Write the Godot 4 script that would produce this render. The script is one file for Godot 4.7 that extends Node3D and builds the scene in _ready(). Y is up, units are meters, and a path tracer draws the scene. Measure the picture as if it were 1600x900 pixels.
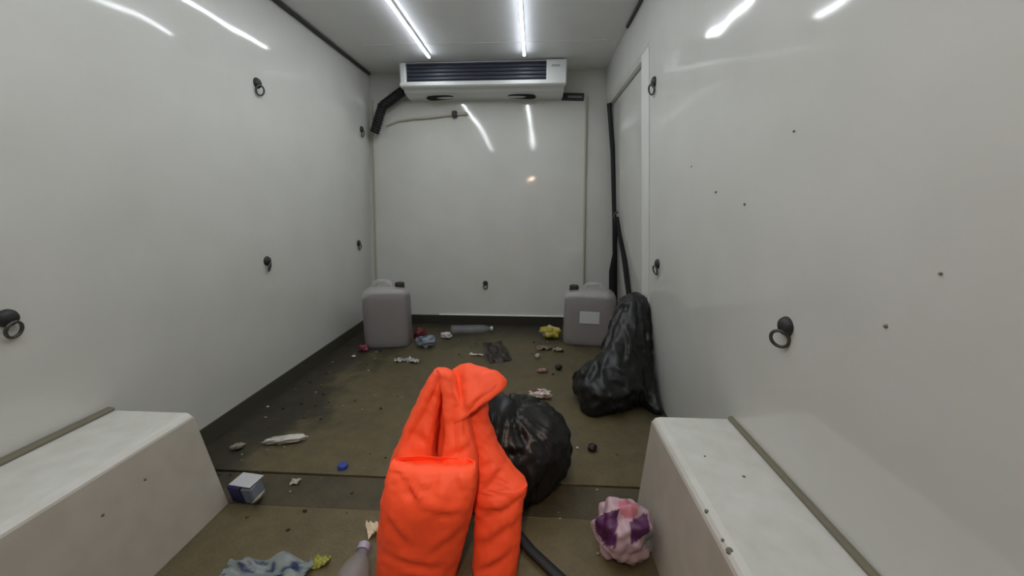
extends Node3D
# Inside of a littered refrigerated van, seen from its rear end. Metres, y up, floor at y = 0, the van's length along -z.

const WALL_LEFT := -1.13      # where the side walls meet the floor
const WALL_RIGHT := 0.52
const LEAN := 0.073           # the walls lean in by this much per metre of height
const CEILING := 1.575
const BULKHEAD := -2.5
const REAR := 0.9

var M := {}
var used := {}


# ---------------------------------------------------------------- mesh helpers
class Shape:
	var v := PackedVector3Array()
	var n := PackedVector3Array()
	var c := PackedColorArray()
	var uv := PackedVector2Array()
	var i := PackedInt32Array()

	func tri(p: Vector3, q: Vector3, r: Vector3) -> void:   # anticlockwise from outside
		var m := (q - p).cross(r - p).normalized()
		var at := v.size()
		v.append_array([p, q, r])
		n.append_array([m, m, m])
		i.append_array([at, at + 2, at + 1])

	func quad(p: Vector3, q: Vector3, r: Vector3, s: Vector3) -> void:
		tri(p, q, r)
		tri(p, r, s)

	func away(p: Vector3, q: Vector3, r: Vector3, from: Vector3) -> void:   # a face of a convex body
		if (q - p).cross(r - p).dot(p + q + r - from * 3.0) < 0.0:
			tri(p, r, q)
		else:
			tri(p, q, r)

	func away4(p: Vector3, q: Vector3, r: Vector3, s: Vector3, from: Vector3) -> void:
		away(p, q, r, from)
		away(p, r, s, from)

	func box(at: Vector3, size: Vector3, bevel := 0.0, turn := Basis()) -> void:
		var h := size / 2.0
		bevel = minf(bevel, 0.49 * minf(size.x, minf(size.y, size.z)))
		var p := func(s: Vector3, axis: int) -> Vector3:
			var o := s * (h - Vector3.ONE * bevel)
			o[axis] = s[axis] * h[axis]
			return at + turn * o
		for a in 3:
			var b := (a + 1) % 3
			var d := (a + 2) % 3
			for s in [-1.0, 1.0]:
				var q := []
				for k in [[-1.0, -1.0], [1.0, -1.0], [1.0, 1.0], [-1.0, 1.0]]:
					var e := Vector3.ZERO
					e[a] = s; e[b] = k[0]; e[d] = k[1]
					q.append(p.call(e, a))
				away4(q[0], q[1], q[2], q[3], at)
				if bevel > 0.0:
					for t in [-1.0, 1.0]:
						var e0 := Vector3.ZERO
						e0[a] = s; e0[b] = t; e0[d] = -1.0
						var e1 := e0
						e1[d] = 1.0
						away4(p.call(e0, a), p.call(e1, a), p.call(e1, b), p.call(e0, b), at)
		if bevel > 0.0:
			for x in [-1.0, 1.0]:
				for y in [-1.0, 1.0]:
					for z in [-1.0, 1.0]:
						var e := Vector3(x, y, z)
						away(p.call(e, 0), p.call(e, 1), p.call(e, 2), at)

	func prism(poly: PackedVector2Array, axis: int, from: float, to: float) -> void:   # a convex or plain polygon pulled along an axis
		var at := func(k: int, t: float) -> Vector3:
			var w := poly[k]
			return Vector3(t, w.y, w.x) if axis == 0 else Vector3(w.x, w.y, t)
		var mid := Vector2.ZERO
		for w in poly:
			mid += w / poly.size()
		var inside: Vector3 = Vector3((from + to) / 2.0, mid.y, mid.x) if axis == 0 else Vector3(mid.x, mid.y, (from + to) / 2.0)
		for k in poly.size():
			var m := (k + 1) % poly.size()
			away4(at.call(k, from), at.call(m, from), at.call(m, to), at.call(k, to), inside)
		var faces := Geometry2D.triangulate_polygon(poly)
		for k in range(0, faces.size(), 3):
			away(at.call(faces[k], from), at.call(faces[k + 1], from), at.call(faces[k + 2], from), inside)
			away(at.call(faces[k], to), at.call(faces[k + 1], to), at.call(faces[k + 2], to), inside)

	func grid(rows: Array, shut_rows := false, shut_columns := false) -> void:   # smooth; outside is (next row) x (next column)
		var at := v.size()
		var nr := rows.size()
		var nc: int = rows[0].size()
		var m := PackedVector3Array()
		m.resize(nr * nc)
		for row in rows:
			v.append_array(row)
		for a in (nr if shut_rows else nr - 1):
			for b in (nc if shut_columns else nc - 1):
				var k := [a * nc + b, (a + 1) % nr * nc + b, (a + 1) % nr * nc + (b + 1) % nc, a * nc + (b + 1) % nc]
				var f: Vector3 = (v[at + k[2]] - v[at + k[0]]).cross(v[at + k[3]] - v[at + k[1]])
				for e in k:
					m[e] += f
				i.append_array([at + k[0], at + k[2], at + k[1], at + k[0], at + k[3], at + k[2]])
		for k in m.size():
			m[k] = m[k].normalized()
		n.append_array(m)

	func tube(path: Array, radii: Array, sides := 10, flat := 1.0, ends := true) -> void:
		var rows := []
		var up := Vector3.UP
		for k in path.size():
			var d: Vector3 = (path[mini(k + 1, path.size() - 1)] - path[maxi(k - 1, 0)]).normalized()
			if k == 0 and absf(d.dot(up)) > 0.9:
				up = Vector3.RIGHT
			var side := d.cross(up).normalized()
			up = side.cross(d).normalized()
			var row := PackedVector3Array()
			var r: float = radii[k % radii.size()]
			for s in sides:
				var t := -TAU * s / sides
				row.append(path[k] + (side * cos(t) * r + up * sin(t) * r * flat))
			rows.append(row)
		if ends:
			var a := PackedVector3Array()
			var b := PackedVector3Array()
			for s in sides:
				a.append(path[0])
				b.append(path[-1])
			rows.push_front(a)
			rows.append(b)
		grid(rows, false, true)

	func ring(at: Vector3, turn: Basis, wide: float, tall: float, r: float, steps := 24, sides := 8) -> void:
		var rows := []
		for k in steps:
			var t := TAU * k / steps
			var row := PackedVector3Array()
			var out := Vector3(cos(t), sin(t), 0)
			for s in sides:
				var u := TAU * s / sides
				row.append(at + turn * (Vector3(cos(t) * wide, sin(t) * tall, 0) + out * cos(u) * r + Vector3(0, 0, sin(u) * r)))
			rows.append(row)
		grid(rows, true, true)

	func lathe(at: Vector3, turn: Basis, profile: Array, sides := 20) -> void:   # profile: Vector2(radius, height), upwards
		var rows := []
		for w in profile:
			var row := PackedVector3Array()
			for s in sides:
				var t := TAU * s / sides
				row.append(at + turn * Vector3(cos(t) * w.x, w.y, sin(t) * w.x))
			rows.append(row)
		grid(rows, false, true)

	func loft(at: Vector3, turn: Basis, levels: Array, power := 4.0, sides := 40) -> void:   # levels: [y, half width, half depth]
		var rows := []
		for l in levels:
			var row := PackedVector3Array()
			for s in sides:
				var t := TAU * s / sides
				var x := signf(cos(t)) * pow(absf(cos(t)), 2.0 / power)
				var z := signf(sin(t)) * pow(absf(sin(t)), 2.0 / power)
				row.append(at + turn * Vector3(x * l[1], l[0], z * l[2]))
			rows.append(row)
		grid(rows, false, true)

	func mesh() -> ArrayMesh:
		var a := []
		a.resize(Mesh.ARRAY_MAX)
		a[Mesh.ARRAY_VERTEX] = v
		a[Mesh.ARRAY_NORMAL] = n
		if c.size() == v.size():
			a[Mesh.ARRAY_COLOR] = c
		if uv.size() == v.size():
			a[Mesh.ARRAY_TEX_UV] = uv
		a[Mesh.ARRAY_INDEX] = i
		var m := ArrayMesh.new()
		m.add_surface_from_arrays(Mesh.PRIMITIVE_TRIANGLES, a)
		return m


# Surface nets over a signed distance, visiting only the blocks near the surface.
func skin(field: Callable, lo: Vector3, hi: Vector3, cell: float) -> Shape:
	var s := Shape.new()
	const B := 4
	var bx := int(ceil((hi.x - lo.x) / cell / B))
	var by := int(ceil((hi.y - lo.y) / cell / B))
	var bz := int(ceil((hi.z - lo.z) / cell / B))
	var nx := bx * B + 1
	var ny := by * B + 1
	var nz := bz * B + 1
	var g := PackedFloat32Array()
	g.resize(nx * ny * nz)
	g.fill(1.0)
	var near := cell * B * 1.7
	var blocks := []
	for z in bz:
		for y in by:
			for x in bx:
				var d: float = field.call(lo + (Vector3(x, y, z) * B + Vector3.ONE * (B / 2.0)) * cell)
				var close := absf(d) < near
				if close:
					blocks.append(Vector3i(x, y, z) * B)
				for c in B:
					for b in B:
						var at := ((z * B + c) * ny + y * B + b) * nx + x * B
						for a in B:
							g[at + a] = field.call(lo + Vector3(x * B + a, y * B + b, z * B + c) * cell) if close else d
	var made := PackedInt32Array()
	made.resize(nx * ny * nz)
	made.fill(-1)
	var corner := PackedInt32Array()
	for k in 8:
		corner.append((k & 1) + (k >> 1 & 1) * nx + (k >> 2) * nx * ny)
	var edges := [[0, 1], [2, 3], [4, 5], [6, 7], [0, 2], [1, 3], [4, 6], [5, 7], [0, 4], [1, 5], [2, 6], [3, 7]]
	for o in blocks:
		for z in range(o.z, o.z + B):
			for y in range(o.y, o.y + B):
				for x in range(o.x, o.x + B):
					var at: int = (z * ny + y) * nx + x
					var mask := 0
					for k in 8:
						if g[at + corner[k]] < 0.0:
							mask |= 1 << k
					if mask == 0 or mask == 255:
						continue
					var sum := Vector3.ZERO
					var count := 0
					for e in edges:
						var p: int = e[0]
						var q: int = e[1]
						if (mask >> p & 1) != (mask >> q & 1):
							var dp := g[at + corner[p]]
							var dq := g[at + corner[q]]
							var t := dp / (dp - dq)
							sum += Vector3(p & 1, p >> 1 & 1, p >> 2).lerp(Vector3(q & 1, q >> 1 & 1, q >> 2), t)
							count += 1
					made[at] = s.v.size()
					s.v.append(lo + (Vector3(x, y, z) + sum / count) * cell)
	var step := [1, nx, nx * ny]
	s.n.resize(s.v.size())
	for o in blocks:
		for z in range(o.z, o.z + B):
			for y in range(o.y, o.y + B):
				for x in range(o.x, o.x + B):
					var at: int = (z * ny + y) * nx + x
					if made[at] < 0:
						continue
					var inside := g[at] < 0.0
					for a in 3:
						if (g[at + step[a]] < 0.0) == inside:
							continue
						var u: int = step[(a + 1) % 3]
						var w: int = step[(a + 2) % 3]
						if at - u - w < 0:
							continue
						var k := [made[at - u - w], made[at - w], made[at], made[at - u]]
						if k.min() < 0:
							continue
						if not inside:
							k.reverse()
						var f: Vector3 = (s.v[k[2]] - s.v[k[0]]).cross(s.v[k[3]] - s.v[k[1]])
						for e in k:
							s.n[e] += f
						s.i.append_array([k[0], k[2], k[1], k[0], k[3], k[2]])
	for k in s.n.size():
		s.n[k] = s.n[k].normalized()
	return s


func capsule(p: Vector3, a: Vector3, b: Vector3, ra: float, rb: float) -> float:
	var d := b - a
	var t := clampf((p - a).dot(d) / d.length_squared(), 0.0, 1.0)
	return p.distance_to(a + d * t) - lerpf(ra, rb, t)


func blend(a: float, b: float, k: float) -> float:
	var h := maxf(k - absf(a - b), 0.0) / k
	return minf(a, b) - h * h * k * 0.25


func carve(a: float, b: float, k: float) -> float:   # a without b
	return -blend(-a, b, k)


func noise(seed_value: int, frequency: float, kind := FastNoiseLite.TYPE_SIMPLEX_SMOOTH, octaves := 3) -> FastNoiseLite:
	var f := FastNoiseLite.new()
	f.seed = seed_value
	f.noise_type = kind
	f.frequency = frequency
	f.fractal_octaves = octaves
	return f


# ---------------------------------------------------------------- materials
func mat(color: Color, roughness: float, metallic := 0.0) -> StandardMaterial3D:
	var m := StandardMaterial3D.new()
	m.albedo_color = color
	m.roughness = roughness
	m.metallic = metallic
	return m


func clear(color: Color, alpha: float, roughness: float) -> StandardMaterial3D:
	var m := mat(Color(color, alpha), roughness)
	m.transparency = BaseMaterial3D.TRANSPARENCY_ALPHA
	m.cull_mode = BaseMaterial3D.CULL_DISABLED
	return m


func noise_picture(f: FastNoiseLite, size: int, low: Color, high: Color, bump := 0.0) -> NoiseTexture2D:
	var t := NoiseTexture2D.new()
	t.width = size
	t.height = size
	t.seamless = true
	t.noise = f
	if bump > 0.0:
		t.as_normal_map = true
		t.bump_strength = bump
	else:
		var ramp := Gradient.new()
		ramp.set_color(0, low)
		ramp.set_color(1, high)
		t.color_ramp = ramp
	return t


func triplanar(m: StandardMaterial3D, scale_by: float) -> StandardMaterial3D:
	m.uv1_triplanar = true
	m.uv1_world_triplanar = true
	m.uv1_scale = Vector3.ONE * scale_by
	return m


func make_materials() -> void:
	# glossy white laminate of the walls: faint grime, faint waves
	var w := triplanar(mat(Color(0.845, 0.845, 0.82), 0.07), 0.5)
	w.albedo_texture = noise_picture(noise(3, 0.012, FastNoiseLite.TYPE_SIMPLEX_SMOOTH, 5), 512, Color(0.965, 0.965, 0.96), Color(1, 1, 1))
	w.normal_enabled = true
	w.normal_texture = noise_picture(noise(8, 0.011, FastNoiseLite.TYPE_SIMPLEX_SMOOTH, 2), 512, Color.BLACK, Color.WHITE, 2.0)
	w.normal_scale = 0.16
	M.wall = w
	var c: StandardMaterial3D = w.duplicate()
	c.albedo_color = Color(0.93, 0.935, 0.93)
	c.roughness = 0.35
	M.ceiling = c
	var b := triplanar(mat(Color(0.86, 0.855, 0.83), 0.45), 1.3)
	b.albedo_texture = noise_picture(noise(5, 0.02, FastNoiseLite.TYPE_SIMPLEX_SMOOTH, 5), 512, Color(0.93, 0.925, 0.91), Color(1, 1, 1))
	M.wheel_box = b
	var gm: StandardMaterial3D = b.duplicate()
	gm.albedo_color = Color(0.74, 0.715, 0.665)  # wheel box colour made darker and browner for the side faces
	M.box_side = gm
	M.sealant = mat(Color(0.47, 0.45, 0.38), 0.7)
	M.trim = mat(Color(0.72, 0.71, 0.63), 0.5)
	M.white_trim = mat(Color(0.88, 0.88, 0.86), 0.35)
	M.dark_joint = mat(Color(0.27, 0.27, 0.25), 0.8)
	M.housing = mat(Color(0.87, 0.88, 0.87), 0.3)
	M.grille = mat(Color(0.24, 0.26, 0.31), 0.45)
	M.black_rubber = mat(Color(0.075, 0.075, 0.08), 0.6)
	M.black_matt = mat(Color(0.05, 0.05, 0.055), 0.85)
	M.ring_cup = mat(Color(0.17, 0.165, 0.175), 0.55)
	M.ring_metal = mat(Color(0.33, 0.33, 0.3), 0.45, 0.5)
	M.bag_black = mat(Color(0.07, 0.068, 0.073), 0.42)
	M.screw = mat(Color(0.5, 0.5, 0.47), 0.6)
	M.alu = mat(Color(0.8, 0.8, 0.8), 0.4, 0.7)
	var led := mat(Color(0.95, 0.95, 1.0), 0.4)
	led.emission_enabled = true
	led.emission = Color(0.93, 0.95, 1.0)
	led.emission_energy_multiplier = 19.0
	M.led = led
	var o := mat(Color(1.0, 0.34, 0.17), 0.62)
	o.normal_enabled = true
	o.normal_texture = noise_picture(noise(21, 0.3, FastNoiseLite.TYPE_SIMPLEX, 2), 256, Color.BLACK, Color.WHITE, 1.5)
	o.normal_scale = 0.3
	o.rim_enabled = true
	o.rim = 0.3
	o.rim_tint = 0.8
	triplanar(o, 9.0)
	M.orange = o
	M.can = clear(Color(0.84, 0.82, 0.82), 0.34, 0.4)
	M.can_liquid = mat(Color(0.33, 0.285, 0.27), 0.5)
	M.can_cap = mat(Color(0.2, 0.17, 0.17), 0.5)
	M.red_plastic = mat(Color(0.42, 0.07, 0.06), 0.45)
	M.blue_plastic = mat(Color(0.2, 0.28, 0.6), 0.4)
	M.paper_label = mat(Color(0.8, 0.81, 0.8), 0.6)
	var p := mat(Color.WHITE, 0.5)
	p.vertex_color_use_as_albedo = true
	M.printed = p
	var film := clear(Color.WHITE, 0.62, 0.3)
	film.vertex_color_use_as_albedo = true
	M.film = film
	M.bottle = clear(Color(0.62, 0.62, 0.65), 0.3, 0.3)
	M.floor = floor_material()


# The floor's own colour: olive brown boards, worn, with black dirt caked along the left wall, the bulkhead and the gutter.
func floor_material() -> StandardMaterial3D:
	var wide := 512
	var tall := 1024
	var bytes := PackedByteArray()
	bytes.resize(wide * tall * 3)
	var big := noise(11, 2.2, FastNoiseLite.TYPE_SIMPLEX_SMOOTH, 4)
	var fine := noise(12, 14.0, FastNoiseLite.TYPE_SIMPLEX_SMOOTH, 3)
	var grit := noise(13, 90.0, FastNoiseLite.TYPE_SIMPLEX, 2)
	var board := Color(0.36, 0.325, 0.225)
	var dirt := Color(0.165, 0.15, 0.115)
	for j in tall:
		var z := -2.55 + 3.45 * (j + 0.5) / tall
		for k in wide:
			var x := -1.2 + 1.8 * (k + 0.5) / wide
			var a := big.get_noise_2d(x, z)
			var b := fine.get_noise_2d(x, z)
			var edge := smoothstep(0.34, 0.18, x + 1.13 + a * 0.16 + b * 0.06) * smoothstep(-0.75, -0.95, z)
			edge = maxf(edge, smoothstep(0.5, 0.12, z + 2.5 + a * 0.2) * 0.8)
			edge = maxf(edge, smoothstep(0.10, 0.03, 0.52 - x + a * 0.05) * 0.6)
			if z > -0.985 and z < -0.855:
				edge = maxf(edge, 0.5 + 0.2 * b)
			var m := clampf(edge * (0.85 + 0.3 * b) + maxf(0.0, a - 0.25) * 0.5, 0.0, 1.0)
			var c := board.lerp(dirt, m) * (1.0 + 0.10 * a + 0.09 * b + 0.08 * grit.get_noise_2d(x, z))
			var at := (j * wide + k) * 3
			bytes[at] = clampi(int(c.r * 255), 0, 255)
			bytes[at + 1] = clampi(int(c.g * 255), 0, 255)
			bytes[at + 2] = clampi(int(c.b * 255), 0, 255)
	var m := mat(Color.WHITE, 0.55)
	m.albedo_texture = ImageTexture.create_from_image(Image.create_from_data(wide, tall, false, Image.FORMAT_RGB8, bytes))
	return m


# ---------------------------------------------------------------- object helpers
func numbered(called: String) -> String:
	used[called] = used.get(called, -1) + 1
	return called if used[called] == 0 else "%s_%03d" % [called, used[called]]


func put(called: String, s: Shape, material: Material, parent: Node = self) -> MeshInstance3D:
	var o := MeshInstance3D.new()
	o.mesh = s.mesh()
	o.material_override = material
	o.name = numbered(called) if parent == self else called
	parent.add_child(o, true)
	return o


func tag(o: Node, label: String, category: String, group := "") -> void:
	o.set_meta("label", label)
	o.set_meta("category", category)
	if group:
		o.set_meta("group", group)


func structure(called: String, s: Shape, material: Material) -> MeshInstance3D:
	var o := put(called, s, material)
	o.set_meta("kind", "structure")
	return o


func thing(called: String, label: String, category: String, at := Vector3.ZERO, group := "") -> Node3D:
	var o := Node3D.new()
	o.name = numbered(called)
	add_child(o)
	o.position = at
	tag(o, label, category, group)
	return o


func shape_box(at: Vector3, size: Vector3, bevel := 0.0, turn := Basis()) -> Shape:
	var s := Shape.new()
	s.box(at, size, bevel, turn)
	return s


func shape_prism(poly: Array, axis: int, from: float, to: float) -> Shape:
	var s := Shape.new()
	s.prism(PackedVector2Array(poly), axis, from, to)
	return s


func turned(y: float, x := 0.0, z := 0.0) -> Basis:
	return Basis.from_euler(Vector3(deg_to_rad(x), deg_to_rad(y), deg_to_rad(z)))


func left_x(y: float) -> float:
	return WALL_LEFT + LEAN * y


func right_x(y: float) -> float:
	return WALL_RIGHT - LEAN * y


# ---------------------------------------------------------------- litter
func lin(c: Color) -> Color:
	return c.srgb_to_linear()


# a crumpled lump of paper or film, lying with its lowest points on y = 0
func lump(size: Vector3, seed_value: int, base: Color, print_color: Color, share := 0.3, detail := 22, ruffle := 1.0) -> Shape:
	var s := Shape.new()
	var f := noise(seed_value, 1.1, FastNoiseLite.TYPE_CELLULAR, 2)
	f.cellular_return_type = FastNoiseLite.RETURN_DISTANCE
	var g := noise(seed_value + 5, 0.9, FastNoiseLite.TYPE_SIMPLEX_SMOOTH, 2)
	var rows := []
	var tints := PackedColorArray()
	var low := 9.0
	for a in detail + 1:
		var row := PackedVector3Array()
		var lat := PI * a / detail - PI / 2.0
		for b in detail * 2:
			var lon := -TAU * b / (detail * 2)
			var d := Vector3(cos(lat) * cos(lon), sin(lat), cos(lat) * sin(lon))
			var r := 1.0 + 0.26 * ruffle * f.get_noise_3dv(d * 1.1) + 0.4 * ruffle * g.get_noise_3dv(d * 1.3)
			var p := d * r * size * 0.5
			low = minf(low, p.y)
			row.append(p)
			tints.append(lin(print_color if g.get_noise_3dv(d * 1.0 + Vector3.ONE * 7.0) > 0.5 - share else base))
		rows.append(row)
	for a in rows.size():
		for b in rows[a].size():
			rows[a][b].y -= low
	s.grid(rows, false, true)
	s.c = tints
	return s


# a creased sheet of card, paper or film with both faces and its edge
func sheet(wide: float, deep: float, tall: float, seed_value: int, base: Color, print_color: Color, share := 0.3, thick := 0.0012, ragged := 0.12) -> Shape:
	var s := Shape.new()
	var f := noise(seed_value, 1.0, FastNoiseLite.TYPE_CELLULAR, 2)
	f.cellular_return_type = FastNoiseLite.RETURN_DISTANCE2_SUB
	var g := noise(seed_value + 3, 0.8)
	const N := 18
	var top := []
	var low := 9.0
	for a in N + 1:
		var row := PackedVector3Array()
		for b in N + 1:
			var u := 2.0 * b / N - 1.0
			var w := 2.0 * a / N - 1.0
			var k := 1.0 + ragged * g.get_noise_2d(u * 2.0 + 9.0, w * 2.0)
			var y := tall * (0.6 * f.get_noise_2d(u * 1.2, w * 1.2) + 0.7 * g.get_noise_2d(u * 1.3, w * 1.3) + 0.25 * u * w)
			low = minf(low, y)
			row.append(Vector3(u * wide * 0.5 * k, y, w * deep * 0.5 * k))
		top.append(row)
	var under := []
	for a in N + 1:
		for b in N + 1:
			top[a][b].y -= low - thick
		var row := PackedVector3Array()
		for b in N + 1:
			row.append(top[a][N - b] - Vector3(0, thick, 0))
		under.append(row)
	s.grid(top)
	s.grid(under)
	var rim := [PackedVector3Array(), PackedVector3Array()]
	for k in N:
		rim[0].append(top[0][k])
	for k in N:
		rim[0].append(top[k][N])
	for k in N:
		rim[0].append(top[N][N - k])
	for k in N:
		rim[0].append(top[N - k][0])
	for p in rim[0]:
		rim[1].append(p - Vector3(0, thick, 0))
	s.grid(rim, false, true)
	for p in s.v:
		s.c.append(lin(print_color if g.get_noise_2d(p.x / wide * 5.0 + 3.0, p.z / deep * 5.0) > 0.5 - share else base))
	return s


func litter(called: String, label: String, category: String, s: Shape, at: Vector3, turn := 0.0, material: Material = null) -> MeshInstance3D:
	var o := put(called, s, material if material else M.printed)
	o.position = at
	o.rotation_degrees.y = turn
	tag(o, label, category)
	return o


# ---------------------------------------------------------------- the place
func build_shell() -> void:
	# floor: a slab with two boards on it and a gutter plate between them
	var slab := structure("floor", shape_box(Vector3(-0.3, -0.04, -0.83), Vector3(1.9, 0.06, 3.5)), M.dark_joint)
	for z in [[-2.56, -0.985, 0.0], [-0.981, -0.859, -0.004], [-0.855, REAR, 0.0]]:
		var s := Shape.new()
		s.box(Vector3(-0.305, z[2] - 0.005, (z[0] + z[1]) / 2.0), Vector3(1.79, 0.01, z[1] - z[0]), 0.0015)
		for p in s.v:
			s.uv.append(Vector2((p.x + 1.2) / 1.8, (p.z + 2.55) / 3.45))
		put("floor_board", s, M.floor, slab)

	# side walls, leaning in a little
	var top := CEILING + 0.05
	structure("wall_left", shape_prism([Vector2(left_x(-0.05), -0.05), Vector2(left_x(top), top), Vector2(-1.24, top), Vector2(-1.24, -0.05)], 2, -2.62, REAR), M.wall)
	var right := structure("wall_right", shape_prism([Vector2(right_x(-0.05), -0.05), Vector2(right_x(top), top), Vector2(0.64, top), Vector2(0.64, -0.05)], 2, -1.615, REAR), M.wall)
	# plugged holes and knocks in the right wall
	for h in [[0.83, -1.035, 0.0035], [0.80, -0.894, 0.003], [0.64, -0.522, 0.003], [0.925, -0.744, 0.0022], [0.907, -1.195, 0.002], [0.722, -0.463, 0.0018]]:
		var s := Shape.new()
		s.lathe(Vector3(right_x(h[0]), h[0], h[1]), Basis(Vector3.BACK, PI / 2), [Vector2(h[2], -0.002), Vector2(h[2], 0.001), Vector2(h[2] * 0.6, 0.003), Vector2(0, 0.0032)], 10)
		put("screw_head", s, M.screw, right)
	# post at the end of the right wall, door recess behind it
	structure("trim_1", shape_prism([Vector2(right_x(0) - 0.004, 0), Vector2(right_x(1.376) - 0.004, 1.376), Vector2(0.62, 1.376), Vector2(0.62, 0)], 2, -1.72, -1.616), M.white_trim)
	var door := structure("door_1", shape_prism([Vector2(0.562, 0), Vector2(0.562 - 0.08 * 1.374, 1.374), Vector2(0.62, 1.374), Vector2(0.62, 0)], 2, -2.46, -1.72), M.wall)
	var dj := Shape.new()
	dj.box(Vector3(0.553 - 0.03, 0.36, -1.735), Vector3(0.004, 0.7, 0.008), 0.001, turned(0, 0, 4.5))
	put("door_gasket", dj, M.dark_joint, door)
	structure("wall_recess", shape_prism([Vector2(0.60, -0.05), Vector2(0.60, top), Vector2(0.68, top), Vector2(0.68, -0.05)], 2, -2.62, -1.6), M.wall)
	# the beam over the door opening, sloping into the ceiling
	structure("trim_2", shape_prism([Vector2(right_x(CEILING + 0.01), CEILING + 0.01), Vector2(right_x(1.44), 1.44), Vector2(right_x(1.395) + 0.002, 1.395), Vector2(right_x(1.38) + 0.012, 1.378), Vector2(0.62, 1.375), Vector2(0.62, CEILING + 0.01)], 2, -2.5, -1.616), M.wall)
	# black seal in the corner between the bulkhead and the door
	var seal := Shape.new()
	seal.tube([Vector3(0.425, 1.375, -2.45), Vector3(0.462, 1.1, -2.455), Vector3(0.492, 0.75, -2.46), Vector3(0.515, 0.4, -2.46), Vector3(0.54, 0.0, -2.46)], [0.014])
	structure("trim_3", seal, M.black_rubber)

	# ceiling with the joint of its panels and the dark seal along the left wall
	structure("ceiling", shape_box(Vector3(-0.3, CEILING + 0.04, -0.83), Vector3(1.9, 0.08, 3.56)), M.ceiling)
	structure("trim_4", shape_box(Vector3(-0.27, CEILING, -2.09), Vector3(1.2, 0.004, 0.012), 0.001), M.white_trim)
	structure("trim_5", shape_box(Vector3(left_x(CEILING) + 0.006, CEILING - 0.006, -0.84), Vector3(0.018, 0.018, 3.3), 0.006), M.dark_joint)
	structure("trim_6", shape_box(Vector3(right_x(CEILING) - 0.004, CEILING - 0.004, -0.55), Vector3(0.014, 0.014, 2.8), 0.005), M.dark_joint)

	# bulkhead: wall, its raised panel, corner strips, a bright bottom edge and the dirty kick plate
	structure("wall_back", shape_box(Vector3(-0.28, 0.78, -2.56), Vector3(1.84, 1.7, 0.1)), M.wall)
	var panel := Shape.new()
	panel.prism(PackedVector2Array([Vector2(-1.075, 0.06), Vector2(0.327, 0.06), Vector2(0.293, 1.42), Vector2(-1.0, 1.42)]), 2, -2.52, -2.495)
	structure("wall_bulkhead", panel, M.wall)
	structure("trim_7", shape_box(Vector3(-1.04, 0.76, -2.497), Vector3(0.012, 1.34, 0.012), 0.003, turned(0, 0, -3.1)), M.trim)
	structure("trim_8", shape_box(Vector3(0.312, 0.74, -2.497), Vector3(0.012, 1.37, 0.012), 0.003, turned(0, 0, 1.4)), M.trim)
	structure("trim_9", shape_box(Vector3(-0.16, 0.064, -2.49), Vector3(0.97, 0.008, 0.014), 0.002), M.white_trim)
	structure("baseboard_back", shape_box(Vector3(-0.28, 0.028, -2.497), Vector3(1.7, 0.06, 0.02), 0.003), mat(Color(0.2, 0.18, 0.15), 0.7))
	structure("baseboard_left", shape_prism([Vector2(-1.16, 0), Vector2(-1.103, 0), Vector2(-1.118, 0.05), Vector2(-1.16, 0.05)], 2, -2.49, -0.85), mat(Color(0.19, 0.185, 0.13), 0.75))


func build_light_strips() -> void:
	for x in [-0.57, -0.066]:
		var front := -2.22
		var back := 0.5
		var side: String = "left" if x < -0.3 else "right"
		var t := thing("led_strip_light", "glowing white LED strip on the ceiling, %s one of the two" % side, "strip light", Vector3(x, CEILING, 0), "LED strips on the ceiling")
		put("mounting_rail", shape_box(Vector3(0, -0.006, (front + back) / 2), Vector3(0.014, 0.012, back - front), 0.001), M.alu, t)
		put("diffuser", shape_box(Vector3(0, -0.016, (front + back) / 2), Vector3(0.013, 0.009, back - front), 0.003), M.led, t)
		var l := AreaLight3D.new()
		l.name = "strip_lamp"
		l.area_size = Vector2(0.017, back - front)
		l.position = Vector3(0, -0.0225, (front + back) / 2)
		l.rotation.x = -PI / 2
		l.light_color = Color(0.98, 1.0, 1.0)
		l.light_energy = 0.62
		l.area_range = 12.0
		l.shadow_enabled = true
		t.add_child(l)


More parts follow.
